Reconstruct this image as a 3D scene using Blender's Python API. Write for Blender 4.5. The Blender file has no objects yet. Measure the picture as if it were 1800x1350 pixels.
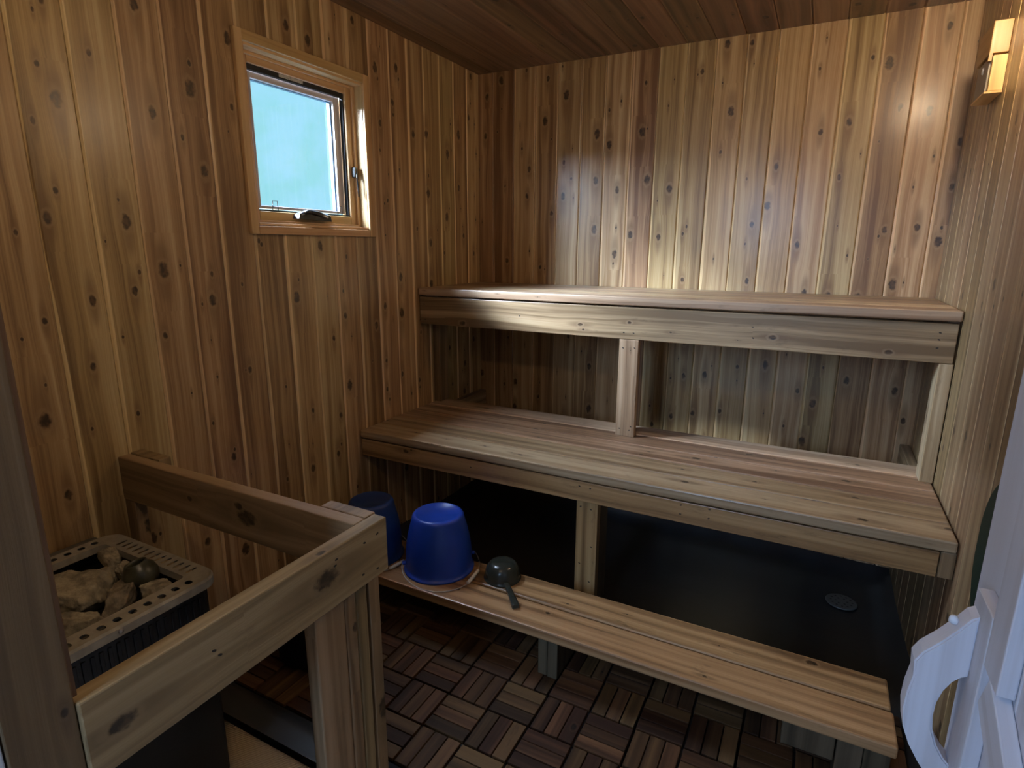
import bpy, bmesh, math, random
from mathutils import Vector, Matrix, noise
R = random.Random(7)
S = bpy.context.scene

# ------------------------------------------------------------------ camera
CAM = Vector((1.8819, -3.1663, 1.4948))
RIGHT = Vector((0.8863, 0.4630, 0.0042)); UP = Vector((-0.1098, 0.2014, 0.9733)); FWD = Vector((-0.4512, 0.8626, -0.2286))
cd = bpy.data.cameras.new('camera'); cam = bpy.data.objects.new('camera', cd)
S.collection.objects.link(cam); S.camera = cam
yaw, pit, rol = 0.4813, -0.2307, 0.0043
def cam_axes():
    cy, sy = math.cos(yaw), math.sin(yaw); c, s = math.cos(pit), math.sin(pit); C_, S_ = math.cos(rol), math.sin(rol)
    right = Vector((cy, sy, 0)); f0 = Vector((-sy, cy, 0)); u0 = Vector((0, 0, 1))
    fw = f0*c+u0*s; up = -f0*s+u0*c
    return right*C_+up*S_, -right*S_+up*C_, fw
r_, u_, f_ = cam_axes()
M = Matrix((( r_.x, u_.x, -f_.x), (r_.y, u_.y, -f_.y), (r_.z, u_.z, -f_.z))).to_4x4()
M.translation = CAM
cam.matrix_world = M
cd.sensor_fit = 'HORIZONTAL'; cd.sensor_width = 36; cd.lens = 36*1021.05/1800
cd.clip_start = .02

# ------------------------------------------------------------------ view, world, lights
S.view_settings.view_transform = 'Standard'; S.view_settings.look = 'None'
S.view_settings.exposure = 0.25; S.view_settings.gamma = 1; S.view_settings.use_curve_mapping = False
w = bpy.data.worlds.new('world'); S.world = w; w.use_nodes = True
wn = w.node_tree; wn.nodes.clear()
wo = wn.nodes.new('ShaderNodeOutputWorld'); wb = wn.nodes.new('ShaderNodeBackground')
wt = wn.nodes.new('ShaderNodeTexCoord'); wz = wn.nodes.new('ShaderNodeTexNoise'); wr = wn.nodes.new('ShaderNodeValToRGB')
wz.inputs['Scale'].default_value = 26; wz.inputs['Detail'].default_value = 6
wr.color_ramp.elements[0].position = .36; wr.color_ramp.elements[0].color = (.30, .70, .80, 1)
wr.color_ramp.elements[1].position = .62; wr.color_ramp.elements[1].color = (.35, .73, .93, 1)
wn.links.new(wt.outputs['Generated'], wz.inputs['Vector']); wn.links.new(wz.outputs['Fac'], wr.inputs['Fac'])
wn.links.new(wr.outputs['Color'], wb.inputs['Color']); wb.inputs['Strength'].default_value = 1.0
wn.links.new(wb.outputs['Background'], wo.inputs['Surface'])

def area(name, loc, target, sx, sy, power, col, spread=None):
    l = bpy.data.lights.new(name, 'AREA'); l.shape = 'RECTANGLE'; l.size = sx; l.size_y = sy; l.energy = power; l.color = col
    if spread: l.spread = spread
    o = bpy.data.objects.new(name, l); S.collection.objects.link(o); o.location = loc
    o.rotation_euler = (Vector(target)-Vector(loc)).to_track_quat('-Z', 'Y').to_euler(); return o
# daylight from the glazed outer door / window of the room behind the camera
area('daylight', (1.18, -4.9, 2.0), (1.3, 0, 1.0), .5, 1.0, 38, (.44, .65, 1.0))
# sky light falling in steeply through the small window
area('window_skylight', (-2.15, -2.95, 2.90), (-.05, -1.3, 1.88), 2.7, 1.3, 1500, (.62, .78, 1.0))
area('overhead_sky', (-1.7, -1.35, 3.9), (-.05, -1.3, 1.88), 2.6, 2.2, 1250, (.62, .78, 1.0))
area('window_skylight_bright', (-1.72, -2.80, 3.07), (-.1, -1.3, 1.88), 0.45, .45, 520, (.66, .80, 1.0))

# ------------------------------------------------------------------ dimensions
W, H = 2.3416, 2.4654
ZU, DU = 1.2855, .6452
ZM, DM, DB = .6394, 1.1435, .4333
ZS, DS, XE = .1958, 1.5439, 2.2053
YF = -2.83          # inner face of the front wall
T = .152; TX, TY = .4488, -1.4508
P = .1365           # cladding pitch

# ------------------------------------------------------------------ materials
class NT:
    def __init__(s, name):
        s.m = bpy.data.materials.new(name); s.m.use_nodes = True; s.t = s.m.node_tree; s.t.nodes.clear()
        s.out = s.t.nodes.new('ShaderNodeOutputMaterial'); s.b = s.t.nodes.new('ShaderNodeBsdfPrincipled')
        s.t.links.new(s.b.outputs[0], s.out.inputs[0])
    def n(s, ty, **k):
        x = s.t.nodes.new('ShaderNode'+ty)
        for a, v in k.items(): setattr(x, a, v)
        return x
    def put(s, sock, v):
        if v is None: return
        if isinstance(v, bpy.types.NodeSocket): s.t.links.new(v, sock)
        else: sock.default_value = v
    def math(s, op, a, b=None, c=None, clamp=False):
        x = s.n('Math', operation=op, use_clamp=clamp)
        for i, v in enumerate((a, b, c)):
            if v is not None: s.put(x.inputs[i], v)
        return x.outputs[0]
    def comb(s, x, y, z):
        c = s.n('CombineXYZ')
        for i, v in enumerate((x, y, z)): s.put(c.inputs[i], v)
        return c.outputs[0]
    def mix(s, f, a, b, bt='MIX'):
        x = s.n('Mix', data_type='RGBA', blend_type=bt)
        s.put(x.inputs[0], f); s.put(x.inputs[6], a); s.put(x.inputs[7], b); return x.outputs[2]
    def smooth(s, v, lo, hi, a=0., b=1.):
        x = s.n('MapRange', interpolation_type='SMOOTHSTEP')
        for i, q in enumerate((v, lo, hi, a, b)): s.put(x.inputs[i], q)
        return x.outputs[0]
    def noise(s, vec, scale=1., detail=3., rough=.5, dist=0.):
        x = s.n('TexNoise'); s.put(x.inputs['Vector'], vec); x.inputs['Scale'].default_value = scale
        x.inputs['Detail'].default_value = detail; x.inputs['Roughness'].default_value = rough; x.inputs['Distortion'].default_value = dist
        return x.outputs['Fac']
    def ramp(s, f, stops):
        x = s.n('ValToRGB'); e = x.color_ramp.elements
        while len(e) < len(stops): e.new(.5)
        for q, (p, c) in zip(e, stops): q.position = p; q.color = (*c, 1)
        s.put(x.inputs[0], f); return x.outputs[0]
    def bump(s, h, strength, dist):
        x = s.n('Bump'); x.inputs['Strength'].default_value = strength; x.inputs['Distance'].default_value = dist
        s.put(x.inputs['Height'], h); s.t.links.new(x.outputs[0], s.b.inputs['Normal'])
    def set(s, **k):
        for a, v in k.items(): s.put(s.b.inputs[a.replace('_', ' ')], v)

def wood(name, dark, mid, light, var=.5, rough=.35, coat=0., knots=.5, ksize=1., bump=.25, fine=.35, white=None, cell=.30, spec=.5, wear=0., sap_lit_edge=0.):
    """wood grain in board space: UV.x = board number + metres across the grain, UV.y = metres along it"""
    s = NT(name)
    uv = s.n('UVMap'); sep = s.n('SeparateXYZ'); s.t.links.new(uv.outputs[0], sep.inputs[0])
    u, v = sep.outputs[0], sep.outputs[1]
    bid = s.math('FLOOR', u); f = s.math('SUBTRACT', u, bid)
    wn1 = s.n('TexWhiteNoise', noise_dimensions='1D'); s.put(wn1.inputs['W'], s.math('ADD', bid, .37))
    rs = s.n('SeparateColor'); s.t.links.new(wn1.outputs['Color'], rs.inputs[0])
    vv = s.math('ADD', v, s.math('MULTIPLY', rs.outputs[2], 17.))
    fd = f; kmask = None; halo = None; ring = None
    for (L, pres, s0, s1, seed) in ((cell, 1-knots, .0045*ksize, .0075*ksize, 0.), (cell*.55, 1-knots*.55, .0018*ksize, .0028*ksize, 51.)):
        c = s.math('DIVIDE', vv, L); ci = s.math('FLOOR', c); cf = s.math('SUBTRACT', c, ci)
        a = s.n('TexWhiteNoise', noise_dimensions='2D'); s.put(a.inputs['Vector'], s.comb(s.math('ADD', bid, seed), ci, 0.))
        q = s.n('SeparateColor'); s.t.links.new(a.outputs['Color'], q.inputs[0])
        b = s.n('TexWhiteNoise', noise_dimensions='2D'); s.put(b.inputs['Vector'], s.comb(s.math('ADD', bid, seed+13.5), s.math('ADD', ci, 7.3), 0.))
        px = s.math('MULTIPLY_ADD', q.outputs[0], .095, .02); py = s.math('MULTIPLY_ADD', q.outputs[1], .5, .25)
        size = s.math('MULTIPLY_ADD', b.outputs['Value'], s1, s0)
        pm = s.math('GREATER_THAN', q.outputs[2], pres)
        wob = s.noise(s.comb(s.math('MULTIPLY', f, 75.), s.math('MULTIPLY', vv, 55.), bid), 1., 3.)
        dx = s.math('SUBTRACT', f, px); dy = s.math('MULTIPLY', s.math('SUBTRACT', cf, py), L*.62)
        d = s.math('SQRT', s.math('ADD', s.math('MULTIPLY', dx, dx), s.math('MULTIPLY', dy, dy)))
        d = s.math('DIVIDE', d, size); d = s.math('MULTIPLY_ADD', s.math('SUBTRACT', wob, .5), 1.35, d)
        dyl = s.math('MULTIPLY', dy, .33)
        dl = s.math('DIVIDE', s.math('SQRT', s.math('ADD', s.math('MULTIPLY', dx, dx), s.math('MULTIPLY', dyl, dyl))), size)
        k = s.math('MULTIPLY', s.smooth(d, .75, 1.35, 1., 0.), pm)
        h = s.math('MULTIPLY', s.smooth(dl, .8, 2.8, 1., 0.), pm)
        e = s.math('EXPONENT', s.math('MULTIPLY', s.math('MULTIPLY', dl, dl), -.16))
        fd = s.math('SUBTRACT', fd, s.math('MULTIPLY', s.math('MULTIPLY', dx, e), s.math('MULTIPLY', pm, .8)))
        fe = s.math('MULTIPLY', s.smooth(cf, .0, .22), s.smooth(cf, 1., .78)); h = s.math('MULTIPLY', h, fe); k = s.math('MULTIPLY', k, fe)
        kmask = k if kmask is None else s.math('MAXIMUM', kmask, k)
        g_r = s.math('MULTIPLY', s.math('SUBTRACT', s.smooth(d, 1.0, 1.5), s.smooth(d, 1.5, 2.3)), pm)
        ring = g_r if ring is None else s.math('MAXIMUM', ring, g_r)
        halo = h if halo is None else s.math('MAXIMUM', halo, h)
    wav = s.noise(s.comb(s.math('MULTIPLY', bid, 3.1), s.math('MULTIPLY', vv, 1.6), 0.), 1., 2.)
    fd = s.math('MULTIPLY_ADD', s.math('SUBTRACT', wav, .5), .035, fd)
    z = s.math('MULTIPLY', bid, 5.37)
    streak = s.noise(s.comb(s.math('MULTIPLY', fd, 34.), s.math('MULTIPLY', vv, .55), z), 1., 4., .55)
    fineg = s.noise(s.comb(s.math('MULTIPLY', fd, 230.), s.math('MULTIPLY', vv, 2.2), z), 1., 4., .62)
    blot = s.noise(s.comb(s.math('MULTIPLY', f, 7.), s.math('MULTIPLY', vv, 2.5), z), 1., 3.)
    t = s.math('ADD', s.math('MULTIPLY', s.math('SUBTRACT', streak, .5), 1.85), .5)
    t = s.math('MULTIPLY_ADD', s.math('SUBTRACT', fineg, .5), fine, t)
    t = s.math('MULTIPLY_ADD', s.math('SUBTRACT', blot, .5), .35, t)
    t = s.math('MULTIPLY_ADD', s.math('SUBTRACT', rs.outputs[0], .5), var, t)
    col = s.ramp(t, [(.15, dark), (.52, mid), (.9, light)])
    if sap_lit_edge:  # pale sapwood edge, with the board's lit bevel painted into the same tint
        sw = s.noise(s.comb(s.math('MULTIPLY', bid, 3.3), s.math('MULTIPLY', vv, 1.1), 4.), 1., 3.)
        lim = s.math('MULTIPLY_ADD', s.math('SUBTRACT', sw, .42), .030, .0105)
        sm = s.math('MULTIPLY', s.smooth(s.math('SUBTRACT', f, lim), -.0015, .0015, 1., 0.), sap_lit_edge)
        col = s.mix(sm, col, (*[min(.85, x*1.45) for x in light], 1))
    hs = s.n('HueSaturation'); s.put(hs.inputs['Color'], col)
    s.put(hs.inputs['Hue'], s.math('MULTIPLY_ADD', s.math('SUBTRACT', rs.outputs[1], .5), .022, .5))
    s.put(hs.inputs['Value'], s.math('MULTIPLY_ADD', s.math('SUBTRACT', rs.outputs[2], .5), var*.55, 1.))
    col = hs.outputs[0]
    if white:
        col = s.mix(s.smooth(blot, .25, .7, white[1]-.15, white[1]+.1), col, (*white[0], 1))
    kd = tuple(x*.22 for x in dark) if not white else (.35, .32, .33)
    col = s.mix(s.math('MULTIPLY', halo, .62), col, (*(dark if not white else (.5, .5, .55)), 1))
    col = s.mix(s.math('MULTIPLY', ring, .16), col, (*light, 1))
    kc = s.mix(s.smooth(wob, .4, .62), (*kd, 1), (*[x*(.5 if not white else 1.) for x in (dark if not white else kd)], 1))
    col = s.mix(s.math('MULTIPLY', kmask, .97), col, kc)
    if wear:
        g = s.noise(s.comb(s.math('MULTIPLY', f, 30.), s.math('MULTIPLY', vv, 9.), z), 1., 5., .65)
        col = s.mix(s.math('MULTIPLY', s.smooth(g, .58, .75), wear), col, (*[x*.35 for x in dark], 1))
    s.set(Base_Color=col, Roughness=s.math('MULTIPLY_ADD', s.math('SUBTRACT', fineg, .5), .25, rough))
    s.b.inputs['Specular IOR Level'].default_value = spec
    if coat:
        s.b.inputs['Coat Weight'].default_value = coat; s.b.inputs['Coat Roughness'].default_value = .24
    s.bump(s.math('SUBTRACT', fineg, s.math('MULTIPLY', kmask, .8)), bump, .0015)
    return s.m

def plain(name, col, rough=.5, metal=0., bump=None, var=.0, coat=0., scale=8.):
    s = NT(name); g = s.n('NewGeometry').outputs['Position']
    nz = s.noise(g, scale, 4., .6)
    c = s.mix(s.smooth(nz, .3, .7), (*[x*(1-var) for x in col], 1), (*[min(1, x*(1+var)) for x in col], 1))
    s.set(Base_Color=c, Roughness=s.math('MULTIPLY_ADD', s.math('SUBTRACT', nz, .5), .2, rough), Metallic=metal)
    if coat: s.b.inputs['Coat Weight'].default_value = coat
    if bump: s.bump(s.noise(g, bump[0], 4.), bump[1], bump[2])
    return s.m

MW = wood('cedar_cladding', (.19, .102, .042), (.39, .243, .110), (.56, .405, .22), var=.34, rough=.40, coat=.35, knots=.62, ksize=1.15, cell=.25, bump=.2, fine=.6, sap_lit_edge=.75)
MWR = wood('cedar_cladding_right', (.16, .088, .040), (.31, .195, .098), (.45, .325, .18), var=.3, rough=.42, coat=.25, knots=.5, ksize=1., cell=.25, bump=.2, fine=.6, sap_lit_edge=.3)
MC = wood('ceiling_cedar', (.085, .044, .020), (.17, .092, .046), (.26, .15, .08), var=.4, rough=.42, coat=.1, knots=.35, sap_lit_edge=.4)
MB = wood('bench_wood', (.155, .092, .048), (.345, .228, .132), (.50, .37, .24), var=.5, rough=.40, coat=.15, knots=.55, ksize=.9, wear=.35)
MS = wood('step_wood', (.16, .086, .036), (.34, .20, .086), (.48, .31, .15), var=.15, rough=.40, coat=.1, knots=.35, ksize=.8, wear=.45)
MR = wood('rail_wood', (.15, .094, .042), (.28, .185, .090), (.38, .265, .145), var=.15, rough=.58, knots=.5, ksize=1.9, cell=.42, fine=.25, wear=.25)
MJ = wood('jamb_wood', (.085, .048, .022), (.15, .088, .042), (.21, .13, .07), var=.2, rough=.6, knots=.2)
MWIN = wood('window_wood', (.44, .26, .11), (.60, .38, .18), (.72, .49, .26), var=.15, rough=.4, knots=0., coat=.2, fine=.2)
MDOOR = wood('whitewashed_wood', (.34, .29, .29), (.50, .48, .52), (.62, .62, .68), var=.2, rough=.5, knots=.15, white=((.60, .63, .72), .55), fine=.25, spec=.4)
MTILE = wood('deck_tile_wood', (.026, .011, .005), (.064, .031, .013), (.115, .060, .026), var=.6, rough=.68, spec=.25, knots=.12, ksize=.7, fine=.4, wear=.4)
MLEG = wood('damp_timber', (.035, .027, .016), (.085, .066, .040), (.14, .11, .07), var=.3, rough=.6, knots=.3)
MLIN = plain('black_liner', (.018, .021, .025), .32, bump=(5, .10, .02), var=.25, scale=5)
MBLK = plain('black_enamel', (.013, .013, .013), .42, bump=(60, .12, .003), var=.3)
MBP = plain('black_plastic', (.008, .008, .010), .42)
MGRT = plain('stove_grate_metal', (.36, .325, .26), .45, metal=.15, bump=(70, .08, .001), var=.14, scale=35)
MROCK = plain('sauna_stone', (.30, .255, .175), .85, bump=(38, .9, .010), var=.4, scale=26)
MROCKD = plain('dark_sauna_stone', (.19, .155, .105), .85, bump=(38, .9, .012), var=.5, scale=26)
MPOT = plain('olive_glaze', (.060, .058, .036), .32, var=.5, scale=25)
MBLU = plain('blue_plastic', (.012, .055, .42), .34, var=.06, bump=(25, .04, .003))
MBLU2 = plain('dull_blue_plastic', (.006, .032, .15), .45, var=.1)
MGRN = plain('dark_green_plastic', (.028, .031, .025), .26, var=.02, scale=3)
MTUB = plain('green_plastic', (.003, .026, .015), .6, var=.1)
MWHT = plain('white_plastic', (.75, .75, .72), .5)
MWIRE = plain('bail_wire', (.55, .53, .5), .3, metal=.9)
MGASK = plain('black_gasket', (.012, .012, .013), .5)
MHW = plain('black_hardware', (.014, .014, .016), .25, coat=.5)
MNAIL = plain('nail_hole', (.020, .014, .010), .6)
MDRAIN = plain('drain_grey', (.15, .155, .15), .5, metal=.3)
MPAINT = plain('white_paint', (.66, .70, .78), .55)
MHALL = plain('hall_plaster', (.55, .50, .44), .8)
MBOX = wood('gauge_box_wood', (.55, .34, .12), (.72, .47, .18), (.80, .56, .25), var=.1, rough=.4, knots=0., fine=.15)
def mat_sash():
    return wood('painted_sash', (.52, .46, .44), (.68, .62, .62), (.76, .72, .73), var=.1, rough=.5, knots=0.)
MSASH = mat_sash()
def mat_glass():
    s = NT('window_glass'); s.set(Base_Color=(1, 1, 1, 1), Roughness=.0); s.b.inputs['Transmission Weight'].default_value = 1
    s.b.inputs['IOR'].default_value = 1.45; s.b.inputs['Thin Walled'].default_value = True if 'Thin Walled' in s.b.inputs else None
    return s.m
def mat_glass2():
    m = bpy.data.materials.new('window_glass'); m.use_nodes = True; t = m.node_tree; t.nodes.clear()
    o = t.nodes.new('ShaderNodeOutputMaterial'); a = t.nodes.new('ShaderNodeBsdfTransparent'); g = t.nodes.new('ShaderNodeBsdfGlossy')
    x = t.nodes.new('ShaderNodeMixShader'); x.inputs[0].default_value = .06; g.inputs['Roughness'].default_value = .02
    t.links.new(a.outputs[0], x.inputs[1]); t.links.new(g.outputs[0], x.inputs[2]); t.links.new(x.outputs[0], o.inputs[0])
    return m
MGLS = mat_glass2()
def mat_mat():
    s = NT('beige_floor_mat'); g = s.n('NewGeometry').outputs['Position']
    mp = s.n('Mapping'); s.put(mp.inputs[0], g); mp.inputs[2].default_value = (0, 0, .6)
    wv = s.n('TexWave'); s.put(wv.inputs['Vector'], mp.outputs[0]); wv.inputs['Scale'].default_value = 38; wv.inputs['Distortion'].default_value = 1.5
    nz = s.noise(g, 120., 3.)
    c = s.mix(s.math('MULTIPLY', s.math('ADD', wv.outputs['Fac'], nz), .5), (.30, .22, .13, 1), (.46, .36, .23, 1))
    s.set(Base_Color=c, Roughness=.9); s.bump(s.math('ADD', wv.outputs['Fac'], nz), .5, .004); return s.m
MMAT = mat_mat()

# ------------------------------------------------------------------ mesh helpers
def new_bm():
    bm = bmesh.new(); bm.loops.layers.uv.new('UVMap'); return bm
def link(name, bm, mat, parent=None, smooth=False, loc=None):
    me = bpy.data.meshes.new(name); bm.normal_update(); bm.to_mesh(me); bm.free()
    if mat is not None:
        for m in (mat if isinstance(mat, (list, tuple)) else (mat,)): me.materials.append(m)
    if smooth:
        for p in me.polygons: p.use_smooth = True
    o = bpy.data.objects.new(name, me); S.collection.objects.link(o)
    if parent is not None: o.parent = parent
    if loc is not None: o.location = loc
    return o
BID = [1]
def grain(bm, faces, ax, lo, bid=None, sx=0.):
    """lay the grain of one board: ax = axis along the board, lo = its corner"""
    if bid is None: BID[0] += 1; bid = BID[0]
    uv = bm.loops.layers.uv.active; o1, o2 = [a for a in range(3) if a != ax]
    for f in faces:
        n = f.normal; dom = max(range(3), key=lambda a: abs(n[a]))
        for l in f.loops:
            c = l.vert.co
            if dom == ax: a = (c[o1]-lo[o1]); b = (c[o2]-lo[o2])*.4
            elif dom == o1: a = (c[o2]-lo[o2])+.0; b = c[ax]
            else: a = (c[o1]-lo[o1]); b = c[ax]
            off = .003 if dom == o1 else .0
            l[uv].uv = (bid+max(.001, min(.97, a+off)), b+ (3.7 if dom == o1 else 0.))
def beam(bm, a, b, ax, bev=.003, bid=None, rot=None, seg=2):
    """one board between corners a and b with eased edges, grain along axis ax"""
    lo = Vector([min(a[i], b[i]) for i in range(3)]); hi = Vector([max(a[i], b[i]) for i in range(3)])
    t = bmesh.new(); t.loops.layers.uv.new('UVMap')
    r = bmesh.ops.create_cube(t, size=1)
    for v in t.verts: v.co = Vector([(lo[i]+hi[i])/2+v.co[i]*(hi[i]-lo[i]) for i in range(3)])
    if bev: bmesh.ops.bevel(t, geom=t.edges[:], offset=min(bev, min(hi-lo)*.3), segments=seg, affect='EDGES', profile=.5)
    t.normal_update(); grain(t, t.faces, ax, lo, bid)
    if rot is not None: bmesh.ops.transform(t, matrix=rot, verts=t.verts)
    me = bpy.data.meshes.new('t'); t.to_mesh(me); t.free(); bm.from_mesh(me); bpy.data.meshes.remove(me)
def board(name, a, b, ax, mat, parent=None, bev=.003, rot=None):
    bm = new_bm(); beam(bm, a, b, ax, bev, rot=rot); return link(name, bm, mat, parent, smooth=False)
def cube(bm, a, b):
    beam(bm, a, b, 2, 0)
def lathe(bm, prof, n=48, c=(0, 0, 0), mi=0):
    rings = []
    for (r, z) in prof:
        if r < 1e-6: rings.append([bm.verts.new((c[0], c[1], c[2]+z))])
        else: rings.append([bm.verts.new((c[0]+r*math.cos(2*math.pi*i/n), c[1]+r*math.sin(2*math.pi*i/n), c[2]+z)) for i in range(n)])
    for p, q in zip(rings, rings[1:]):
        for i in range(n):
            j = (i+1) % n
            if len(p) == 1 and len(q) == 1: continue
            if len(p) == 1: f = bm.faces.new((p[0], q[i], q[j]))
            elif len(q) == 1: f = bm.faces.new((p[i], q[0], p[j]))
            else: f = bm.faces.new((p[i], q[i], q[j], p[j]))
            f.material_index = mi; f.smooth = True
def tube(bm, pts, r, n=10, cap=True):
    pts = [Vector(p) for p in pts]; rings = []
    rr = r if isinstance(r, (list, tuple)) else [r]*len(pts)
    ref = Vector((0, 0, 1))
    for i, p in enumerate(pts):
        d = (pts[min(i+1, len(pts)-1)]-pts[max(i-1, 0)]).normalized()
        a = d.cross(ref) if abs(d.dot(ref)) < .95 else d.cross(Vector((1, 0, 0)))
        a.normalize(); b = d.cross(a)
        rings.append([bm.verts.new(p+(a*math.cos(2*math.pi*k/n)+b*math.sin(2*math.pi*k/n))*rr[i]) for k in range(n)])
    for p, q in zip(rings, rings[1:]):
        for k in range(n): bm.faces.new((p[k], q[k], q[(k+1) % n], p[(k+1) % n])).smooth = True
    if cap: bm.faces.new(rings[0]); bm.faces.new(rings[-1][::-1])
def prism(bm, poly, axis, a, b):
    """extrude a 2-D polygon along axis between a and b"""
    def P3(p, q):
        if axis == 1: return (p[0], q, p[1])
        if axis == 2: return (p[0], p[1], q)
        return (q, p[0], p[1])
    A = [bm.verts.new(P3(p, a)) for p in poly]; B = [bm.verts.new(P3(p, b)) for p in poly]
    n = len(poly)
    bm.faces.new(A); bm.faces.new(B[::-1])
    for i in range(n): bm.faces.new((A[i], B[i], B[(i+1) % n], A[(i+1) % n]))
    bmesh.ops.recalc_face_normals(bm, faces=bm.faces[:])
def thing(name, label, cat, loc=(0, 0, 0), group=None):
    o = bpy.data.objects.new(name, None); S.collection.objects.link(o); o.location = loc; o.empty_display_size = .1
    o['label'] = label; o['category'] = cat
    if group: o['group'] = group
    return o
def tag(o, label, cat, group=None):
    o['label'] = label; o['category'] = cat
    if group: o['group'] = group
    return o
def struct(o): o['kind'] = 'structure'; return o
def recenter(o):
    """put the origin of a mesh at the middle of its foot"""
    vs = [v.co for v in o.data.vertices]
    c = Vector(((min(v.x for v in vs)+max(v.x for v in vs))/2, (min(v.y for v in vs)+max(v.y for v in vs))/2, min(v.z for v in vs)))
    o.data.transform(Matrix.Translation(-c)); o.location = o.location+c; return o
def adopt(parent):
    """children were built in world coordinates: keep them there"""
    for ch in list(parent.children): ch.location = ch.location-parent.location if ch.matrix_parent_inverse == Matrix() else ch.location

# ------------------------------------------------------------------ room shell
def cladding(bm, off, a0, a1, z0, z1, place, ax, holes=(), g=.0042, d=.0042, lip=.010):
    """tongue and groove boards; place(across, depth, along) -> world point (depth>0 into the wall)"""
    uv = bm.loops.layers.uv.active
    k0 = math.floor((a0-off)/P); k1 = math.ceil((a1-off)/P)
    for k in range(k0, k1):
        s0 = off+k*P; BID[0] += 1; bid = BID[0]
        prof = [(0, .009), (.0008, .009), (.0008, d), (g*.45+.0012, d*.55), (g+.0012, 0), (P*.5, -.0003), (P-g-.0008, 0), (P-g*.45-.0004, d*.55), (P-.0002, d), (P-.0002, .009)]
        brk = sorted(set([a0, a1]+[h[0] for h in holes]+[h[1] for h in holes]))
        def at(t):
            for (x0, y0), (x1, y1) in zip(prof, prof[1:]):
                if x0 <= t <= x1 and x1 > x0: return y0+(y1-y0)*(t-x0)/(x1-x0)
            return prof[-1][1]
        pts = [(s0+x, y) for x, y in prof]+[(b, at(b-s0)) for b in brk if s0 < b < s0+P]
        pts = sorted(pts, key=lambda p: (p[0],)); 
        for (x0, y0), (x1, y1) in zip(pts, pts[1:]):
            m = (x0+x1)/2
            if m < a0 or m > a1: continue
            segs = [(z0, z1)]
            for h in holes:
                if h[0] < m < h[1]: segs = [(z0, h[2]), (h[3], z1)]
            for (q0, q1) in segs:
                vs = [bm.verts.new(place(*c)) for c in ((x0, y0, q0), (x1, y1, q0), (x1, y1, q1), (x0, y0, q1))]
                f = bm.faces.new(vs)
                for l, c in zip(f.loops, ((x0, q0), (x1, q0), (x1, q1), (x0, q1))): l[uv].uv = (bid+.004+(c[0]-s0), c[1])
def slab(bm, a, b):
    beam(bm, a, b, 2, 0)
def orient(bm, faces, inward):
    for f in faces:
        if f.normal.dot(inward) < 0: f.normal_flip()

# left wall with the window opening
WY0, WY1, WZ0, WZ1 = -1.63, -1.0, 1.582, 2.185
bm = new_bm(); cladding(bm, -.135-P*30, YF, 0, -.12, H, lambda a, d, z: (-d, a, z), 2, holes=((WY0, WY1, WZ0, WZ1),))
bm.normal_update(); orient(bm, bm.faces, Vector((1, 0, 0)))
for a, b in (((-.11, YF-.1, -.2), (-.010, WY0, H+.1)), ((-.11, WY1, -.2), (-.010, .11, H+.1)), ((-.11, WY0, -.2), (-.010, WY1, WZ0)), ((-.11, WY0, WZ1), (-.010, WY1, H+.1))): slab(bm, a, b)
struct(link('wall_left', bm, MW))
bm = new_bm(); cladding(bm, .095-P*3, 0, W, -.20, H, lambda a, d, z: (a, d, z), 2)
bm.normal_update(); orient(bm, bm.faces, Vector((0, -1, 0))); slab(bm, (-.11, .010, -.25), (W+.11, .11, H+.1))
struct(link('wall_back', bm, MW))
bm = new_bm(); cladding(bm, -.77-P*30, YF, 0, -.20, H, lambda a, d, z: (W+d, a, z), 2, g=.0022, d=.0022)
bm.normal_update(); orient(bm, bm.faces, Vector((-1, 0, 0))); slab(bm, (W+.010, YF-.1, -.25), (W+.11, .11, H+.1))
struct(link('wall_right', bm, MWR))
# front wall around the doorway
bm = new_bm(); slab(bm, (-.11, YF-.083, -.1), (.985, YF, H+.1)); slab(bm, (2.27, YF-.083, -.1), (W+.11, YF, H+.1)); slab(bm, (.985, YF-.083, 2.03), (2.27, YF, H+.1))
struct(link('wall_front', bm, MJ))
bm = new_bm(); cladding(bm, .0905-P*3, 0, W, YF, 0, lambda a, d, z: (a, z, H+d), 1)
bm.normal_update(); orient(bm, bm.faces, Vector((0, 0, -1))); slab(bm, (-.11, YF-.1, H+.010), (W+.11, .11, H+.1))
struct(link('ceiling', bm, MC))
# black liner floor, dished towards the drain, turned up along the walls
def fz(x, y):
    s = max(0., min(1., (y+1.25)/.9)); s = s*s*(3-2*s); t = max(0, min(1, x/W))
    return -.030-.075*s*(.35+.65*t)
bm = new_bm(); nx, ny = 60, 74; vs = {}
for i in range(nx+1):
    for j in range(ny+1):
        x = -.004+(W+.004+.004)*i/nx; y = -2.19+2.194*j/ny
        dl, dr, db = x, W-x, -y
        z = fz(x, y)
        up = 0
        wig = .006*noise.noise(Vector((x*3, y*5, 0)))
        if dr < .10: up = max(up, ((.10-dr)/.10)**1.6*(.052+wig))
        if dl < .06: up = max(up, ((.06-dl)/.06)**1.6*(.058+wig))
        if db < .08: up = max(up, ((.08-db)/.08)**1.6*(.06+wig))
        if y < -2.06: z += .058*min(1, (-2.06-y)/.02)
        z += up+.0025*noise.noise(Vector((x*2.2, y*2.2, 3)))
        if abs(x-(1.93-.03*y)) < .02: z += .0035
        vs[i, j] = bm.verts.new((x, y, z))
for i in range(nx):
    for j in range(ny): bm.faces.new((vs[i, j], vs[i+1, j], vs[i+1, j+1], vs[i, j+1])).smooth = True
struct(link('floor', bm, MLIN))
bm = new_bm(); cube(bm, (-.01, YF-.1, -.28), (W+.01, .01, -.20)); cube(bm, (-.01, YF-.1, -.20), (W+.01, -2.19, -.012)); struct(link('floor', bm, MHALL))
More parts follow.
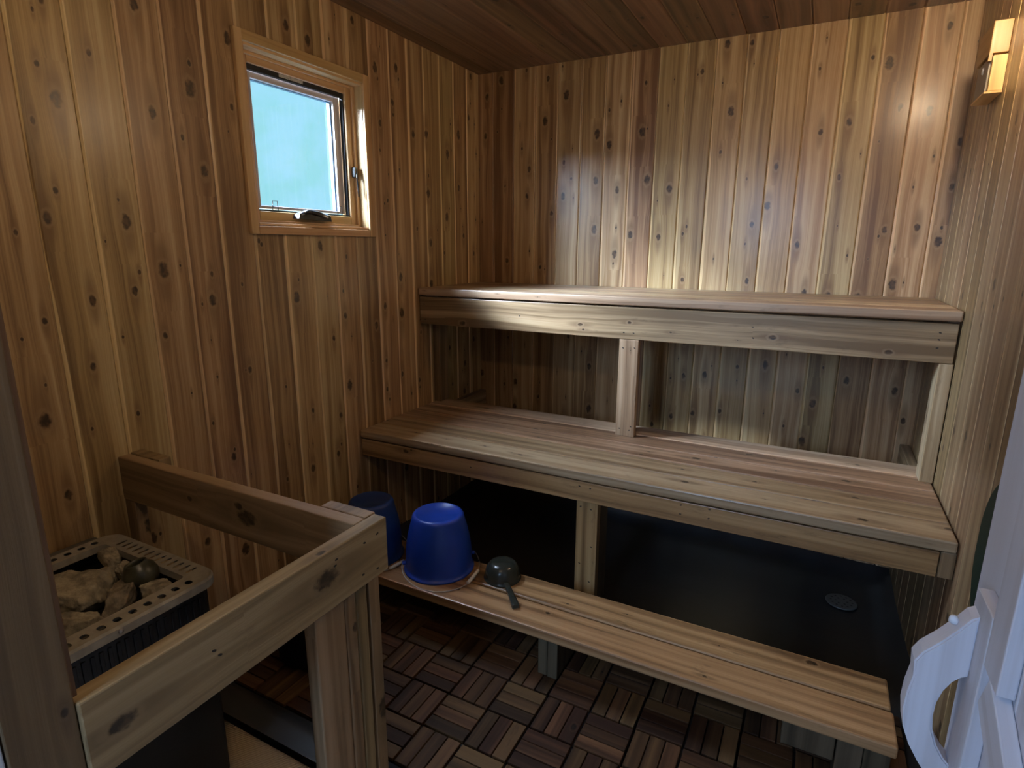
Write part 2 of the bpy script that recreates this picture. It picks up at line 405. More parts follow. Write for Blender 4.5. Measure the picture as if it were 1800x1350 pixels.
# the door frame: jamb at left, head, white casing towards the hall
bm = new_bm(); beam(bm, (.93, -2.913, -.012), (1.0, YF, 2.03), 2, .002); beam(bm, (.90, YF, -.012), (.984, YF+.012, 2.06), 2, .002)
beam(bm, (1.0, -2.913, 2.0), (2.27, YF, 2.03), 0, .002); beam(bm, (2.24, -2.913, -.012), (2.27, YF, 2.0), 2, .002)
struct(link('trim_1', bm, MJ))
bm = new_bm(); beam(bm, (.90, -2.940, -.012), (.996, -2.915, 2.1), 2, .002); beam(bm, (.90, -2.940, 2.02), (2.34, -2.915, 2.12), 0, .002)
struct(link('trim_2', bm, MPAINT))
# the hall behind the camera
bm = new_bm()
hx0, hx1, hy0, hy1 = -.2, 3.2, -5.4, -2.915
for a, b in (((hx0-.1, hy0, -.1), (hx0, hy1, H)), ((hx1, hy0, -.1), (hx1+.1, hy1, H)), ((hx0, hy0-.1, -.1), (hx1, hy0, H)), ((W+.11, hy1, -.1), (hx1, hy1+.1, H))): slab(bm, a, b)
struct(link('wall_hall', bm, MHALL))
bm = new_bm(); slab(bm, (hx0-.1, hy0-.1, H), (hx1+.1, hy1, H+.1)); struct(link('ceiling', bm, MHALL))
bm = new_bm(); slab(bm, (hx0-.1, hy0-.1, -.112), (hx1+.1, YF-.1, -.012)); struct(link('floor', bm, MHALL))

# ------------------------------------------------------------------ window
wf = struct(bpy.data.objects.new('window_1', None)); S.collection.objects.link(wf); wf.location = (0, 0, 0)
def frame(bm, y0, y1, z0, z1, wl, wr_, wb_, wt_, x0, x1, bev=.003):
    beam(bm, (x0, y0, z0), (x1, y0+wl, z1), 2, bev); beam(bm, (x0, y1-wr_, z0), (x1, y1, z1), 2, bev)
    beam(bm, (x0, y0+wl, z0), (x1, y1-wr_, z0+wb_), 1, bev); beam(bm, (x0, y0+wl, z1-wt_), (x1, y1-wr_, z1), 1, bev)
bm = new_bm(); frame(bm, -1.657, -.973, 1.540, 2.229, .033, .040, .030, .037, .0, .017); link('casing', bm, MWIN, wf)
bm = new_bm(); frame(bm, -1.627, -1.003, 1.572, 2.194, .014, .012, .010, .012, -.055, .006, .002); link('jamb', bm, MWIN, wf)
bm = new_bm(); frame(bm, -1.613, -1.015, 1.582, 2.182, .05, .048, .046, .036, -.10, -.047, .003)
frame(bm, -1.613, -1.015, 1.582, 2.182, .016, .016, .012, .012, -.047, -.036, .002); link('window_frame', bm, MWIN, wf)
bm = new_bm(); frame(bm, -1.565, -1.062, 1.626, 2.148, .008, .008, .009, .020, -.075, -.058, 0); link('gasket', bm, MGASK, wf)
sash = None
bm = new_bm(); frame(bm, -1.557, -1.070, 1.641, 2.130, .03, .036, .010, .024, -.115, -.078, .002); sash = link('sash', bm, MSASH, wf)
bm = new_bm(); frame(bm, -1.530, -1.104, 1.650, 2.108, .004, .010, .004, .005, -.108, -.092, 0); link('spacer', bm, plain('spacer_blue_grey', (.12, .22, .34), .4), sash)
bm = new_bm(); cube(bm, (-.104, -1.53, 1.648), (-.101, -1.10, 2.108)); link('pane', bm, MGLS, sash)
# crank operator, lock lever, screen clips, sticker
bm = new_bm()
prism(bm, [(-1.405, 1.606), (-1.225, 1.600), (-1.228, 1.618), (-1.245, 1.628), (-1.275, 1.632), (-1.30, 1.640), (-1.335, 1.642), (-1.37, 1.634), (-1.400, 1.622)], 0, -.050, -.012)
tube(bm, [(-.02, -1.39, 1.622), (-.004, -1.36, 1.634), (0, -1.31, 1.630), (-.004, -1.26, 1.618)], [.008, .009, .008, .010], 10)
bmesh.ops.recalc_face_normals(bm, faces=bm.faces[:]); link('crank', bm, MHW, wf)
bm = new_bm(); tube(bm, [(-.028, -1.037, 1.835), (-.022, -1.040, 1.80), (-.018, -1.040, 1.715)], [.006, .004, .003], 8); beam(bm, (-.047, -1.048, 1.80), (-.025, -1.030, 1.845), 2, .003); link('lock_lever', bm, MHW, wf)
bm = new_bm(); beam(bm, (-.046, -1.632, 1.835), (-.018, -1.612, 1.850), 2, .002); link('side_catch', bm, MHW, wf)
for yy in (-1.475, -1.12):
    bm = new_bm(); tube(bm, [(-.062, yy-.013, 1.634), (-.062, yy-.011, 1.670), (-.062, yy+.011, 1.670), (-.062, yy+.013, 1.634)], .0016, 6); link('screen_clip', bm, MHW, wf)
bm = new_bm(); cube(bm, (-.0575, -1.41, 2.1335), (-.0565, -1.29, 2.1460)); link('sticker', bm, plain('paper_sticker', (.45, .44, .40), .6, var=.3, scale=120), wf)
# ------------------------------------------------------------------ benches
def nail(parent, pts, nrm='y', name='nail_hole'):
    for p in pts:
        bm = new_bm(); n = 8
        a = R.uniform(-.5, .5)
        vs = []
        for s in (0, 1):
            ring = []
            for i in range(n):
                t = 2*math.pi*i/n; dx = .0048*math.cos(t); dz = .0026*math.sin(t)
                X = dx*math.cos(a)-dz*math.sin(a); Z = dx*math.sin(a)+dz*math.cos(a)
                q = -.0008*s+.0004
                if nrm == 'y': ring.append(bm.verts.new((p[0]+X, p[1]+q, p[2]+Z)))
                elif nrm == 'x': ring.append(bm.verts.new((p[0]-q, p[1]+X, p[2]+Z)))
                else: ring.append(bm.verts.new((p[0]+X, p[1]+Z, p[2]-q)))
            vs.append(ring)
        bm.faces.new(vs[1]); bm.faces.new(vs[0][::-1])
        for i in range(n): bm.faces.new((vs[0][i], vs[0][(i+1) % n], vs[1][(i+1) % n], vs[1][i]))
        bmesh.ops.recalc_face_normals(bm, faces=bm.faces[:])
        link(name, bm, MNAIL, parent)
E_ = .004
ub = thing('sauna_bench', 'upper cedar sauna bench, high slatted seat along the back wall', 'bench')
n = 5; pw = DU/n
for i in range(n):
    y0 = -DU+i*pw; board('seat_board', (E_, y0, ZU-.038), (W-E_, y0+pw-.006, ZU), 0, MB, ub, .005)
fr = board('front_rail', (.002, -.634, ZU-.038-.149-.003), (W-.008, -.596, ZU-.038-.008), 0, MR if False else MB, ub, .003)
nail(fr, [(W-.06, -.634, 1.205), (W-.06, -.634, 1.180), (W-.062, -.634, 1.150), (.03, -.634, 1.20), (.035, -.634, 1.12), (1.125, -.634, 1.125), (1.17, -.634, 1.125), (1.66, -.634, 1.185), (1.665, -.634, 1.14), (.60, -.634, 1.17)])
mp_ = board('post', (1.106, -.633, ZM), (1.195, -.596, ZU-.191), 2, MB, ub, .003)
nail(mp_, [(1.125, -.633, 1.055), (1.178, -.633, 1.058), (1.125, -.633, .675), (1.172, -.633, .672), (1.178, -.633, .69)])
board('post', (1.106+.004, -.594, ZM), (1.148, -.505, ZU-.04), 2, MB, ub, .003)
board('post', (2.294, -.632, ZM), (2.338, -.545, ZU-.191), 2, MB, ub, .003)
board('post', (.002, -.52, ZM), (.044, -.44, ZU-.04), 2, MB, ub, .003)
for x0, x1 in ((.001, .039), (W-.039, W-.001)): board('ledger', (x0, -.594, ZU-.129), (x1, -.002, ZU-.040), 1, MB, ub, .003)
board('ledger', (.04, -.041, ZU-.129), (W-.04, -.003, ZU-.040), 0, MB, ub, .003)

lb = thing('sauna_bench', 'lower wide cedar sauna bench with five weathered seat boards', 'bench')
n = 5; pw = (DM-DB)/n
for i in range(n):
    y0 = -DM+i*pw; board('seat_board', (E_, y0, ZM-.038), (W-E_-.002, y0+pw-.005, ZM), 0, MB, lb, .006)
fr = board('front_rail', (.002, -1.135, ZM-.038-.0905), (W-.045, -1.097, ZM-.0445), 0, MS, lb, .003)
nail(fr, [(1.125, -1.135, .575), (1.17, -1.135, .573), (1.52, -1.135, .58), (1.52, -1.135, .545), (1.62, -1.135, .585), (1.62, -1.135, .55), (.62, -1.135, .56)])
for x0, x1, y0, y1 in ((.001, .039, -1.095, -.002), (W-.042, W-.003, -1.135, -.002)): board('ledger', (x0, y0, ZM-.128), (x1, y1, ZM-.040), 1, MB, lb, .003)
mp_ = board('post', (1.100, -1.095, fz(1.1, -1.1)), (1.191, -1.057, ZM-.040), 2, MS, lb, .003)
nail(mp_, [(1.118, -1.095, .47), (1.162, -1.095, .465), (1.12, -1.095, .215), (1.165, -1.095, .14), (1.168, -1.095, .30)])
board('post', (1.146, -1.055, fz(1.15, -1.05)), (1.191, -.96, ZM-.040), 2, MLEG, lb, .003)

sb = thing('step_bench', 'low two-board cedar step running in front of the lower bench', 'step')
board('tread_board', (.03, -DS, ZS-.038), (XE, -DS+.141, ZS), 0, MS, sb, .006)
tb = board('tread_board', (.03, -DS+.152, ZS-.038), (XE-.004, -DS+.290, ZS), 0, MS, sb, .006)
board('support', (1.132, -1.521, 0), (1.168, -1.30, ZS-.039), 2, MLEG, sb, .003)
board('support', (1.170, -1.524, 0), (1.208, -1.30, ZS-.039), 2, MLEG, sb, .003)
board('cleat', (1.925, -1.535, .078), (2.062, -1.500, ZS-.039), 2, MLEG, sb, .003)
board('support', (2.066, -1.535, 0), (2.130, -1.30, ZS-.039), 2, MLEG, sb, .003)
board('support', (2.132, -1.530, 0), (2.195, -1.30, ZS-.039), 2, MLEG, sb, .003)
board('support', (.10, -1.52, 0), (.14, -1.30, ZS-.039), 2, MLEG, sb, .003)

# ------------------------------------------------------------------ deck tiles (each 2 x 2 squares of three slats)
def deck_tile(i0, j0, nxs, label):
    t = thing('deck_tile', label, 'floor tile', (TX+i0*T, TY-j0*T, 0), 'parquet deck tiles on the black floor')
    bm = new_bm()
    cube(bm, (.003, .003-2*T+.0, -.022), (nxs*T-.003, -.003, -.0125))
    for a in range(nxs*3+1):
        for b in range(7):
            x = .02+a*(nxs*T-.05)/(nxs*3); y = -.02-b*(2*T-.04)/6
            cube(bm, (x, y-.006, -.0295), (x+.012, y+.006, -.022))
    link('base_grid', bm, MBP, t)
    for a in range(nxs):
        for b in range(2):
            par = (i0+a+j0+b) % 2
            for k in range(3):
                sl = (T-.006)/3
                x0 = a*T+.003; y0 = -(b+1)*T+.003
                if par == 0: A = (x0+k*sl+.002, y0, -.0125); B = (x0+(k+1)*sl-.002, y0+T-.006, 0); ax = 1
                else: A = (x0, y0+k*sl+.002, -.0125); B = (x0+T-.006, y0+(k+1)*sl-.002, 0); ax = 0
                board('slat', A, B, ax, MTILE, t, .0015)
    return t
COLN = ['against left wall', 'second from left wall', 'third from left wall', 'fourth from left wall', 'fourth from right end', 'third from right end', 'second from right end', 'narrow one at right end']
ROWN = {-2: 'back row under step', 0: 'middle row', 2: 'front row by threshold'}
for j0 in (-2, 0, 2):
    for c in range(8):
        i0 = -3+2*c; nxs = 2 if c < 7 else 1
        deck_tile(i0, j0, nxs, 'slatted deck tile, %s, %s' % (ROWN[j0], COLN[c]))

# ------------------------------------------------------------------ guard rail round the heater
gr = thing('guard_rail', 'L-shaped unpainted timber guard rail around the heater', 'railing', (0, 0, 0))
ZR = .854
rl = board('rail', (.001, -2.220, ZR-.140), (.967, -2.182, ZR), 0, MR, gr, .003)
r2 = board('rail', (.968, YF+.001, ZR-.140), (1.006, -2.150, ZR), 1, MR, gr, .003)
nail(r2, [(1.006, -2.185, .825), (1.006, -2.23, .822), (1.006, -2.32, .825), (1.006, -2.325, .812), (1.006, -2.24, .745), (1.006, -2.19, .735), (1.006, -2.62, .80), (1.006, -2.61, .785)], 'x')
board('post', (.820, -2.181, -.012), (.966, -2.143, ZR+.001), 2, MR, gr, .003)
board('post', (.002, -2.181, .716), (.150, -2.143, ZR+.004), 2, MR, gr, .003)
board('post', (.001, -2.218, -.012), (.054, -2.182, ZR-.141), 2, MR, gr, .003)
board('post', (.930, -2.360, .028), (.967, -2.268, ZR-.141), 2, MR, gr, .004)
board('post', (.895, -2.267, .028), (.967, -2.229, ZR-.141), 2, MR, gr, .006)
board('post', (.895, -2.227, .028), (.9665, -2.189, ZR-.141), 2, MR, gr, .005)

# ------------------------------------------------------------------ heater
ht = thing('sauna_heater', 'black floor-standing sauna heater with a grey slotted top grate', 'heater', (0, 0, 0))
HX0, HX1, HY0, HY1, HZ = .085, .567, -2.86+.03, -2.300, .660
bm = new_bm(); beam(bm, (HX0+.018, HY0+.02, .03), (HX1-.020, HY1-.022, .636), 2, .02, seg=4)
body = link('body', bm, MBLK, ht)
bm = new_bm()
for k in range(24):
    y = HY0+.05+k*(HY1-HY0-.09)/24
    beam(bm, (HX1-.0215, y, .45), (HX1-.0165, y+.009, .61), 2, .0015)
link('side_ribs', bm, MBP, ht)
bm = new_bm()
for x in (HX0+.05, HX1-.08):
    for y in (HY0+.05, HY1-.08): beam(bm, (x, y, -.012), (x+.035, y+.035, .031), 2, .002)
link('feet', bm, MBP, ht)
# top grate: rounded rectangular ring, dropped inner lip, punched holes
def rrect(x0, x1, y0, y1, r, n=8):
    pts = []
    for cx, cy, a0 in ((x1-r, y1-r, 0), (x0+r, y1-r, 90), (x0+r, y0+r, 180), (x1-r, y0+r, 270)):
        for k in range(n+1):
            a = math.radians(a0+90*k/n); pts.append((cx+r*math.cos(a), cy+r*math.sin(a)))
    return pts
IX0, IX1, IY0, IY1 = .139, .507, -2.79+.02, -2.360
def ring_mesh():
    bm = new_bm(); n = 8
    levels = [(rrect(HX0, HX1, HY0, HY1, .05), HZ-.026), (rrect(HX0, HX1, HY0, HY1, .05), HZ-.006), (rrect(HX0+.004, HX1-.004, HY0+.004, HY1-.004, .046), HZ),
              (rrect(IX0, IX1, IY0, IY1, .012), HZ), (rrect(IX0+.002, IX1-.002, IY0+.002, IY1-.002, .010), HZ-.018), (rrect(IX0-.002, IX1+.002, IY0-.002, IY1+.002, .012), HZ-.018),
              (rrect(IX0-.003, IX1+.003, IY0-.003, IY1+.003, .012), HZ-.0013), (rrect(HX0+.007, HX1-.007, HY0+.007, HY1-.007, .043), HZ-.0013), (rrect(HX0+.004, HX1-.004, HY0+.004, HY1-.004, .046), HZ-.026)]
    rs = [[bm.verts.new((x, y, z)) for x, y in p] for p, z in levels]
    m = len(rs[0])
    for a, b in zip(rs, rs[1:]+rs[:1]):
        for i in range(m): bm.faces.new((a[i], a[(i+1) % m], b[(i+1) % m], b[i]))
    bmesh.ops.recalc_face_normals(bm, faces=bm.faces[:]); return bm
gt = link('top_grate', ring_mesh(), MGRT, ht)
bm = new_bm()
def hole(cx, cy, rx, ry, ang=0):
    n = 14; pts = []
    for i in range(n):
        t = 2*math.pi*i/n
        e = .8
        X = rx*math.copysign(abs(math.cos(t))**e, math.cos(t)); Y = ry*math.copysign(abs(math.sin(t))**e, math.sin(t))
        pts.append((cx+X*math.cos(ang)-Y*math.sin(ang), cy+X*math.sin(ang)+Y*math.cos(ang)))
    A = [bm.verts.new((x, y, HZ-.012)) for x, y in pts]; B = [bm.verts.new((x, y, HZ+.01)) for x, y in pts]
    bm.faces.new(A[::-1]); bm.faces.new(B)
    for i in range(n): bm.faces.new((A[i], A[(i+1) % n], B[(i+1) % n], B[i]))
for k in range(12): hole(.538, -2.372-.0345*k, .0105, .0085)
for k in range(12): hole(.112, -2.372-.0345*k, .0095, .0085)
for k in range(13): hole(.176+.0262*k, -2.333, .0050, .0165)
cut = link('cutter', bm, MBLK)
md = gt.modifiers.new('holes', 'BOOLEAN'); md.object = cut; md.operation = 'DIFFERENCE'; md.solver = 'EXACT'
dg = bpy.context.evaluated_depsgraph_get(); me = bpy.data.meshes.new_from_object(gt.evaluated_get(dg)); gt.modifiers.clear(); gt.data = me
bpy.data.objects.remove(cut)
bm = new_bm(); lathe(bm, [(0, .006), (.005, .005), (.0065, .002), (.0065, 0)], 12); bmesh.ops.rotate(bm, matrix=Matrix.Rotation(math.radians(90), 3, 'Y'), verts=bm.verts)
link('bolt', bm, plain('bolt_steel', (.5, .5, .48), .3, metal=.8), ht, loc=(HX1-.001, -2.555, HZ-.013))
# stone bin liner
bm = new_bm(); cube(bm, (.112, IY0-.01, .52), (.538, -2.331, .53)); link('stone_bin', bm, MBLK, ht)
# carve the body open so the stones sit in it
bm = new_bm(); cube(bm, (.110, IY0-.012, .531), (.540, -2.329, .70)); cut = link('cutter', bm, MBLK)
md = body.modifiers.new('bin', 'BOOLEAN'); md.object = cut; md.operation = 'DIFFERENCE'; md.solver = 'EXACT'
bpy.context.view_layer.update()
dg = bpy.context.evaluated_depsgraph_get(); me = bpy.data.meshes.new_from_object(body.evaluated_get(dg)); body.modifiers.clear(); body.data = me
bpy.data.objects.remove(cut)
# heater flue collar seen behind
# stones
def stone(label, c, r, seed, mat, flat=3, rot=0., tilt=0.):
    rr = random.Random(seed); bm = new_bm(); bmesh.ops.create_icosphere(bm, subdivisions=5, radius=1)
    planes = []
    for k in range(11):
        v = Vector((rr.gauss(0, 1), rr.gauss(0, 1), rr.gauss(0, 1))).normalized(); planes.append((v, rr.uniform(.55, .88)))
    planes.append((Vector((rr.uniform(-.2, .2), rr.uniform(-.2, .2), 1)).normalized(), .6))
    for v in bm.verts:
        p = v.co.copy()
        for nn, d in planes:
            q = p.dot(nn)
            if q > d: p -= nn*(q-d)*.93
        p += p.normalized()*(.07*noise.fractal(p*2.2+Vector((seed, 0, 0)), 1, 2, 4)+(.05*noise.noise(p*5+Vector((seed, 9, 0)))+.02*noise.noise(p*14+Vector((seed, 3, 0)))))
        v.co = p
    mn = [min(v.co[i] for v in bm.verts) for i in range(3)]; mx = [max(v.co[i] for v in bm.verts) for i in range(3)]
    for v in bm.verts: v.co = Vector([(v.co[i]-(mn[i]+mx[i])/2)/(mx[i]-mn[i])*r[i] for i in range(3)])
    bmesh.ops.rotate(bm, matrix=Matrix.Rotation(tilt, 3, 'X'), verts=bm.verts); bmesh.ops.rotate(bm, matrix=Matrix.Rotation(rot, 3, 'Z'), verts=bm.verts)
    o = link('sauna_stone', bm, mat, None, smooth=True, loc=c); tag(o, label, 'stone', 'stones heaped in the heater'); return o
stone('large flat tan sauna stone in the middle of the heater', (.300, -2.515, .628), (.20, .17, .10), 3, MROCK, rot=.3)
stone('tan sauna stone cut off by the door jamb at left', (.205, -2.635, .612), (.09, .11, .085), 8, MROCK, rot=1.)
stone('greyish elongated stone leaning below the round pot', (.425, -2.482, .626), (.16, .07, .08), 12, MROCKD, rot=-.85, tilt=.2)
stone('pale wedge-shaped stone at the back by the slotted strip', (.235, -2.394, .650), (.12, .055, .07), 21, MROCK, rot=-.25)
stone('blocky tan stone beside the holed strip, nearest the rail', (.445, -2.592, .628), (.095, .09, .08), 33, MROCK, rot=.4)
stone('small pale stone at the front, squeezed against the jamb', (.385, -2.655, .630), (.085, .075, .08), 41, MROCK, rot=.2)
stone('light stone in the right back corner behind the pot', (.458, -2.405, .622), (.085, .07, .065), 55, MROCK, rot=.9)
stone('small buff stone between the wedge and the pot', (.282, -2.430, .625), (.07, .07, .07), 62, MROCK, rot=.5)
stone('brown stone sticking up left of the pot opening', (.322, -2.405, .640), (.065, .035, .07), 71, MROCK, rot=-.7, tilt=.4)
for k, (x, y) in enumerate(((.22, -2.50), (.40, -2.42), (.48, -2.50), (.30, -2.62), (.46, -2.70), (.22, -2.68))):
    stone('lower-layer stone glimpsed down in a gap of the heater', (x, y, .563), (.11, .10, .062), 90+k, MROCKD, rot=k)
# little round pot lying tilted among the stones
bm = new_bm(); lathe(bm, [(0, -.046), (.016, -.044), (.034, -.033), (.045, -.012), (.047, .006), (.042, .024), (.034, .034), (.030, .039), (.029, .043), (.026, .042), (.025, .034), (.034, .020), (.038, 0), (.030, -.028), (0, -.038)], 40)
bmesh.ops.rotate(bm, matrix=Matrix.Rotation(math.radians(-14), 3, 'Y')@Matrix.Rotation(math.radians(8), 3, 'X'), verts=bm.verts)
bmesh.ops.scale(bm, vec=(.9, .9, .9), verts=bm.verts)
tag(link('round_pot', bm, MPOT, None, True, (.394, -2.406, .657)), 'small dark olive round pot with open mouth among the stones', 'pot')
bm = new_bm(); beam(bm, (.01, -2.60, .58), (.078, -2.32, .64), 1, .02, seg=3)
tag(link('metal_box', bm, plain('dull_steel', (.16, .15, .13), .5, metal=.4), None), 'dull grey low metal box behind the heater at the left wall', 'box')
bm = new_bm(); cube(bm, (.02, YF+.005, -.011), (.92, -2.195, .004)); tag(recenter(link('floor_mat', bm, MMAT)), 'beige ribbed mat on the floor under the heater', 'mat')

# ------------------------------------------------------------------ buckets, dipper, tub
def bucket(label, c, rb, rt, h, mat, ang, grip, group=None, sag=.045):
    """standing upside down: rim radius rb on the step, base radius rt on top"""
    t = thing('bucket', label, 'bucket', c, group)
    bm = new_bm()
    pr = [(rb-.006, .0), (rb+.004, .0), (rb+.006, .004), (rb+.004, .010), (rb-.003, .012)]
    for k in range(1, 16):
        q = k/16; pr.append((rb-.004+(rt+.010-rb)*q+.010*math.sin(q*math.pi), .012+(h-.030)*q))
    pr += [(rt+.006, h-.012), (rt+.001, h-.004), (rt-.006, h), (rt-.012, h-.001), (rt-.015, h-.005), (0, h-.006)]
    lathe(bm, pr, 64); bmesh.ops.remove_doubles(bm, verts=bm.verts, dist=1e-5)
    link('bucket_body', bm, mat, t, True)
    for s in (-1, 1):
        bm = new_bm(); a = ang+s*math.pi/2; cx, cy = (rb+.004)*math.cos(a), (rb+.004)*math.sin(a)
        lathe(bm, [(0, -.008), (.008, -.006), (.010, 0), (.008, .006), (0, .008)], 12, (cx, cy, .040)); link('handle_lug', bm, mat, t, True)
    bm = new_bm(); pts = []
    for k in range(25):
        th = ang-math.pi/2+math.pi*k/24; rr2 = rb+.012+sag*math.sin(math.pi*k/24)
        z = .04*(1-math.sin(math.pi*k/24))+.004
        pts.append((rr2*math.cos(th), rr2*math.sin(th), z))
    tube(bm, pts, .0018, 8); hd = link('bail_handle', bm, MWIRE, t)
    if grip:
        bm = new_bm(); g0, g1 = grip
        def pp(th):
            k = (th-(ang-math.pi/2))/math.pi; r3 = rb+.012+sag*math.sin(math.pi*k); return (r3*math.cos(th), r3*math.sin(th), .04*(1-math.sin(math.pi*k))+.008)
        A, B = pp(g0), pp(g1); tube(bm, [A, tuple((A[i]+B[i])/2 for i in range(3)), B], .0068, 10); link('grip', bm, MWHT, hd)
    return t
bucket('bright blue plastic bucket standing upside down on the step', (.600, -1.362, ZS), .140, .100, .244, MBLU, math.radians(-45), (math.radians(-20), math.radians(5)), 'blue buckets upside down on the step')
bucket('darker blue bucket upside down on the step behind the rail corner', (.292, -1.412, ZS), .124, .088, .256, MBLU2, math.radians(-20), (math.radians(-26), math.radians(0)), 'blue buckets upside down on the step', .028)

dp = thing('dipper', 'dark grey-green plastic dipper lying mouth down on the step', 'dipper', (.874, -1.312, ZS))
bm = new_bm(); pr = [(.068, 0), (.0745, 0), (.076, .003), (.0745, .006), (.072, .008)]
for k in range(1, 13):
    a = k/12*math.pi/2; pr.append((.072*math.cos(a)**.5 if k < 12 else .0, .008+.066*math.sin(a)))
lathe(bm, pr, 48); bmesh.ops.remove_doubles(bm, verts=bm.verts, dist=1e-5); link('bowl', bm, MGRN, dp, True)
bm = new_bm(); d = Vector((.66, -.75, 0)).normalized(); s = Vector((.75, .66, 0))
rings = []
for (t, wd, z, th) in ((.060, .012, .010, .012), (.085, .011, .012, .012), (.15, .011, .014, .012), (.195, .0135, .013, .014), (.215, .014, .012, .014), (.222, .012, .011, .012)):
    c = d*t; rings.append([bm.verts.new(c+s*a+Vector((0, 0, z+b))) for a, b in ((-wd, -th*.5), (wd, -th*.5), (wd, th*.4), (wd*.5, th*.7), (-wd*.5, th*.7), (-wd, th*.4))])
for a, b in zip(rings, rings[1:]):
    for i in range(6): bm.faces.new((a[i], a[(i+1) % 6], b[(i+1) % 6], b[i]))
bm.faces.new(rings[0]); bm.faces.new(rings[-1][::-1]); bmesh.ops.recalc_face_normals(bm, faces=bm.faces[:]); link('handle', bm, MGRN, dp)

bk = thing('bucket', 'black round bucket on the deck tiles behind the rail post', 'bucket', (.325, -1.80, .0005))
bm = new_bm(); lathe(bm, [(0, .002), (.10, 0), (.118, .002), (.128, .012), (.140, .185), (.146, .190), (.146, .198), (.140, .200), (.136, .196), (.124, .014), (0, .008)], 56); link('bucket_body', bm, MBP, bk, True)
bm = new_bm(); lathe(bm, [(.1465, .182), (.150, .184), (.150, .198), (.1465, .200), (.1465, .182)], 56); link('rim', bm, MBP, bk, True)

# dark green thing on the right wall, mostly hidden by the door
bm = new_bm(); prism(bm, [(2.0*0+y, z) for y, z in rrect(-2.02, -1.462, .57, 1.02, .20, 12)], 0, W-.045, W-.006)
bmesh.ops.bevel(bm, geom=[e for e in bm.edges if abs(e.verts[0].co.x-e.verts[1].co.x) < 1e-4], offset=.008, segments=3, affect='EDGES')
tag(recenter(link('plastic_tray', bm, MTUB)), 'dark green rounded plastic tray hung on the right wall behind the door', 'tray')

# ------------------------------------------------------------------ floor drain
dr = thing('floor_drain', 'round grey perforated drain cover in the black floor', 'drain', (2.131, -.343, fz(2.131, -.343)+.004))
bm = new_bm(); lathe(bm, [(0, 0), (.064, 0), (.066, .003), (.062, .0055), (.056, .006), (0, .006)], 40); g_ = link('drain_cover', bm, MDRAIN, dr, True)
bm = new_bm()
for rr_, n_ in ((.044, 12), (.024, 6)):
    for k in range(n_):
        a = 2*math.pi*k/n_+rr_; lathe(bm, [(.0048, .0061), (0, .0062)], 10, (rr_*math.cos(a), rr_*math.sin(a), .0005))
link('holes', bm, MBP, dr)

# ------------------------------------------------------------------ door, whitewashed, opened back into the room
dd = struct(bpy.data.objects.new('door_1', None)); S.collection.objects.link(dd)
DX, DY0, DY1, DZ = 2.150, -2.822, -2.116, 1.97
bm = new_bm(); nb = 6; wbd = (DY1-DY0)/nb
for k in range(nb): beam(bm, (DX, DY0+k*wbd+.0006, .012), (DX+.036, DY0+(k+1)*wbd-.0006, DZ), 2, .0025)
link('door_leaf', bm, MDOOR, dd)
bm = new_bm(); beam(bm, (2.130, -2.347, .957), (2.1495, -2.284, DZ-.02), 2, .002); link('stile_batten', bm, MDOOR, dd)
bm = new_bm()
L = math.hypot(.46, .24); ang = math.atan2(-.24, -.46)
c0 = Vector((0, -2.33, .955))
Mx = Matrix.Translation(c0)@Matrix.Rotation(math.radians(25), 4, 'X')
beam(bm, (2.130, -.55, -.062), (2.1495, .015, .0), 1, .002, rot=Mx)
link('brace', bm, MDOOR, dd)
bm = new_bm(); beam(bm, (2.130, -2.281, .45), (2.1495, -2.199, 1.026), 2, .002); link('handle_plate', bm, MDOOR, dd)
outer = [(2.1305, .998), (2.122, .992), (2.109, .970), (2.092, .945), (2.074, .922), (2.066, .905), (2.068, .880), (2.064, .850), (2.063, .820), (2.067, .790), (2.078, .762), (2.092, .738), (2.106, .718), (2.112, .700), (2.114, .670), (2.120, .640), (2.1305, .62)]
inner = [(2.1305, .748), (2.122, .757), (2.111, .775), (2.103, .798), (2.100, .822), (2.101, .846), (2.106, .868), (2.114, .886), (2.123, .897), (2.1305, .902)]
bm = new_bm(); prism(bm, outer+inner, 1, -2.236, -2.200)
bmesh.ops.triangulate(bm, faces=[f for f in bm.faces if len(f.verts) > 4]) 
bm.normal_update(); bmesh.ops.bevel(bm, geom=[e for e in bm.edges if len(e.link_faces) == 2 and e.calc_face_angle() > .9 and abs(e.verts[0].co.y-e.verts[1].co.y) < .001], offset=.0025, segments=2, affect='EDGES')
bm.normal_update(); grain(bm, bm.faces, 2, Vector((2.06, -2.236, .6))); link('handle', bm, MDOOR, dd)
bm = new_bm(); lathe(bm, [(0, .007), (.004, .006), (.006, .002), (.006, -.004), (0, -.006)], 12, (2.106, -2.216, .975)); link('peg', bm, MPAINT, dd, True)

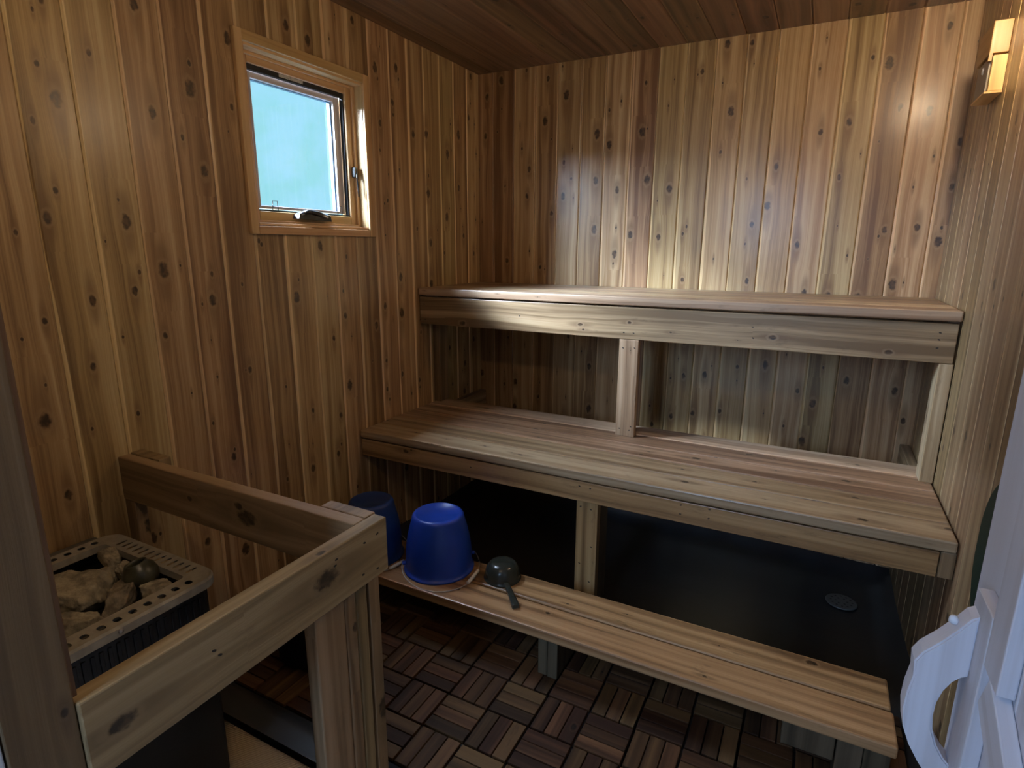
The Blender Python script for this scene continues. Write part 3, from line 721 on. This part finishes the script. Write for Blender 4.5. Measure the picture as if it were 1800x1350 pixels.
# ------------------------------------------------------------------ gauge box on the right wall
gb = thing('gauge_box', 'small honey-coloured wooden gauge box high on the right wall', 'gauge')
X0 = W-.052
bm = new_bm(); beam(bm, (X0, -.590, 2.118), (W-.001, -.400, 2.215), 1, .002); beam(bm, (X0, -.590, 2.095), (X0+.010, -.575, 2.12), 1, .001); link('cap_block', bm, wood('orange_block_wood', (.24, .115, .035), (.33, .17, .055), (.40, .22, .08), knots=0., var=.1), gb)
bm = new_bm(); beam(bm, (X0+.012, -.592, 2.004), (W-.001, -.400, 2.112), 2, .0015); link('side_panel', bm, MBOX, gb)
bm = new_bm(); beam(bm, (X0+.002, -.594, 1.996), (W-.001, -.398, 2.003), 1, .001); link('base_lip', bm, MBOX, gb)
bm = new_bm(); beam(bm, (X0+.006, -.575, 2.008), (X0+.0115, -.41, 2.112), 2, .001); link('face_plate', bm, plain('dull_face', (.20, .17, .14), .4), gb)
bm = new_bm(); lathe(bm, [(0, .004), (.010, .003), (.012, 0)], 16); bmesh.ops.rotate(bm, matrix=Matrix.Rotation(math.radians(-90), 3, 'Y'), verts=bm.verts); link('gauge_glass', bm, MWHT, gb, True, loc=(X0+.006, -.50, 2.085))

# ------------------------------------------------------------------ wall lamps, outside the frame
def wall_lamp(label, loc, rz, strength):
    wl = thing('wall_lamp', label, 'lamp', loc); wl.rotation_euler = (0, 0, rz)
    bm = new_bm(); lathe(bm, [(0, 0), (.055, 0), (.058, .01), (.05, .022), (0, .024)], 32); bmesh.ops.rotate(bm, matrix=Matrix.Rotation(math.radians(-90), 3, 'Y'), verts=bm.verts); link('lamp_base', bm, MWHT, wl, True, loc=(-.001, 0, 0))
    lm = bpy.data.materials.new('lit_lamp_glass'); lm.use_nodes = True; lt = lm.node_tree; lt.nodes.clear()
    lo_ = lt.nodes.new('ShaderNodeOutputMaterial'); le = lt.nodes.new('ShaderNodeEmission'); le.inputs[0].default_value = (1, .76, .49, 1); le.inputs[1].default_value = strength
    lt.links.new(le.outputs[0], lo_.inputs[0])
    bm = new_bm(); bmesh.ops.create_uvsphere(bm, u_segments=24, v_segments=16, radius=.045); link('globe', bm, lm, wl, True, loc=(-.07, 0, 0))
wall_lamp('small round sauna wall lamp glowing on the right wall', (W, -.93, 2.25), 0, 140)
wall_lamp('small round sauna wall lamp glowing above the doorway', (1.15, YF, 2.15), math.radians(-90), 115)
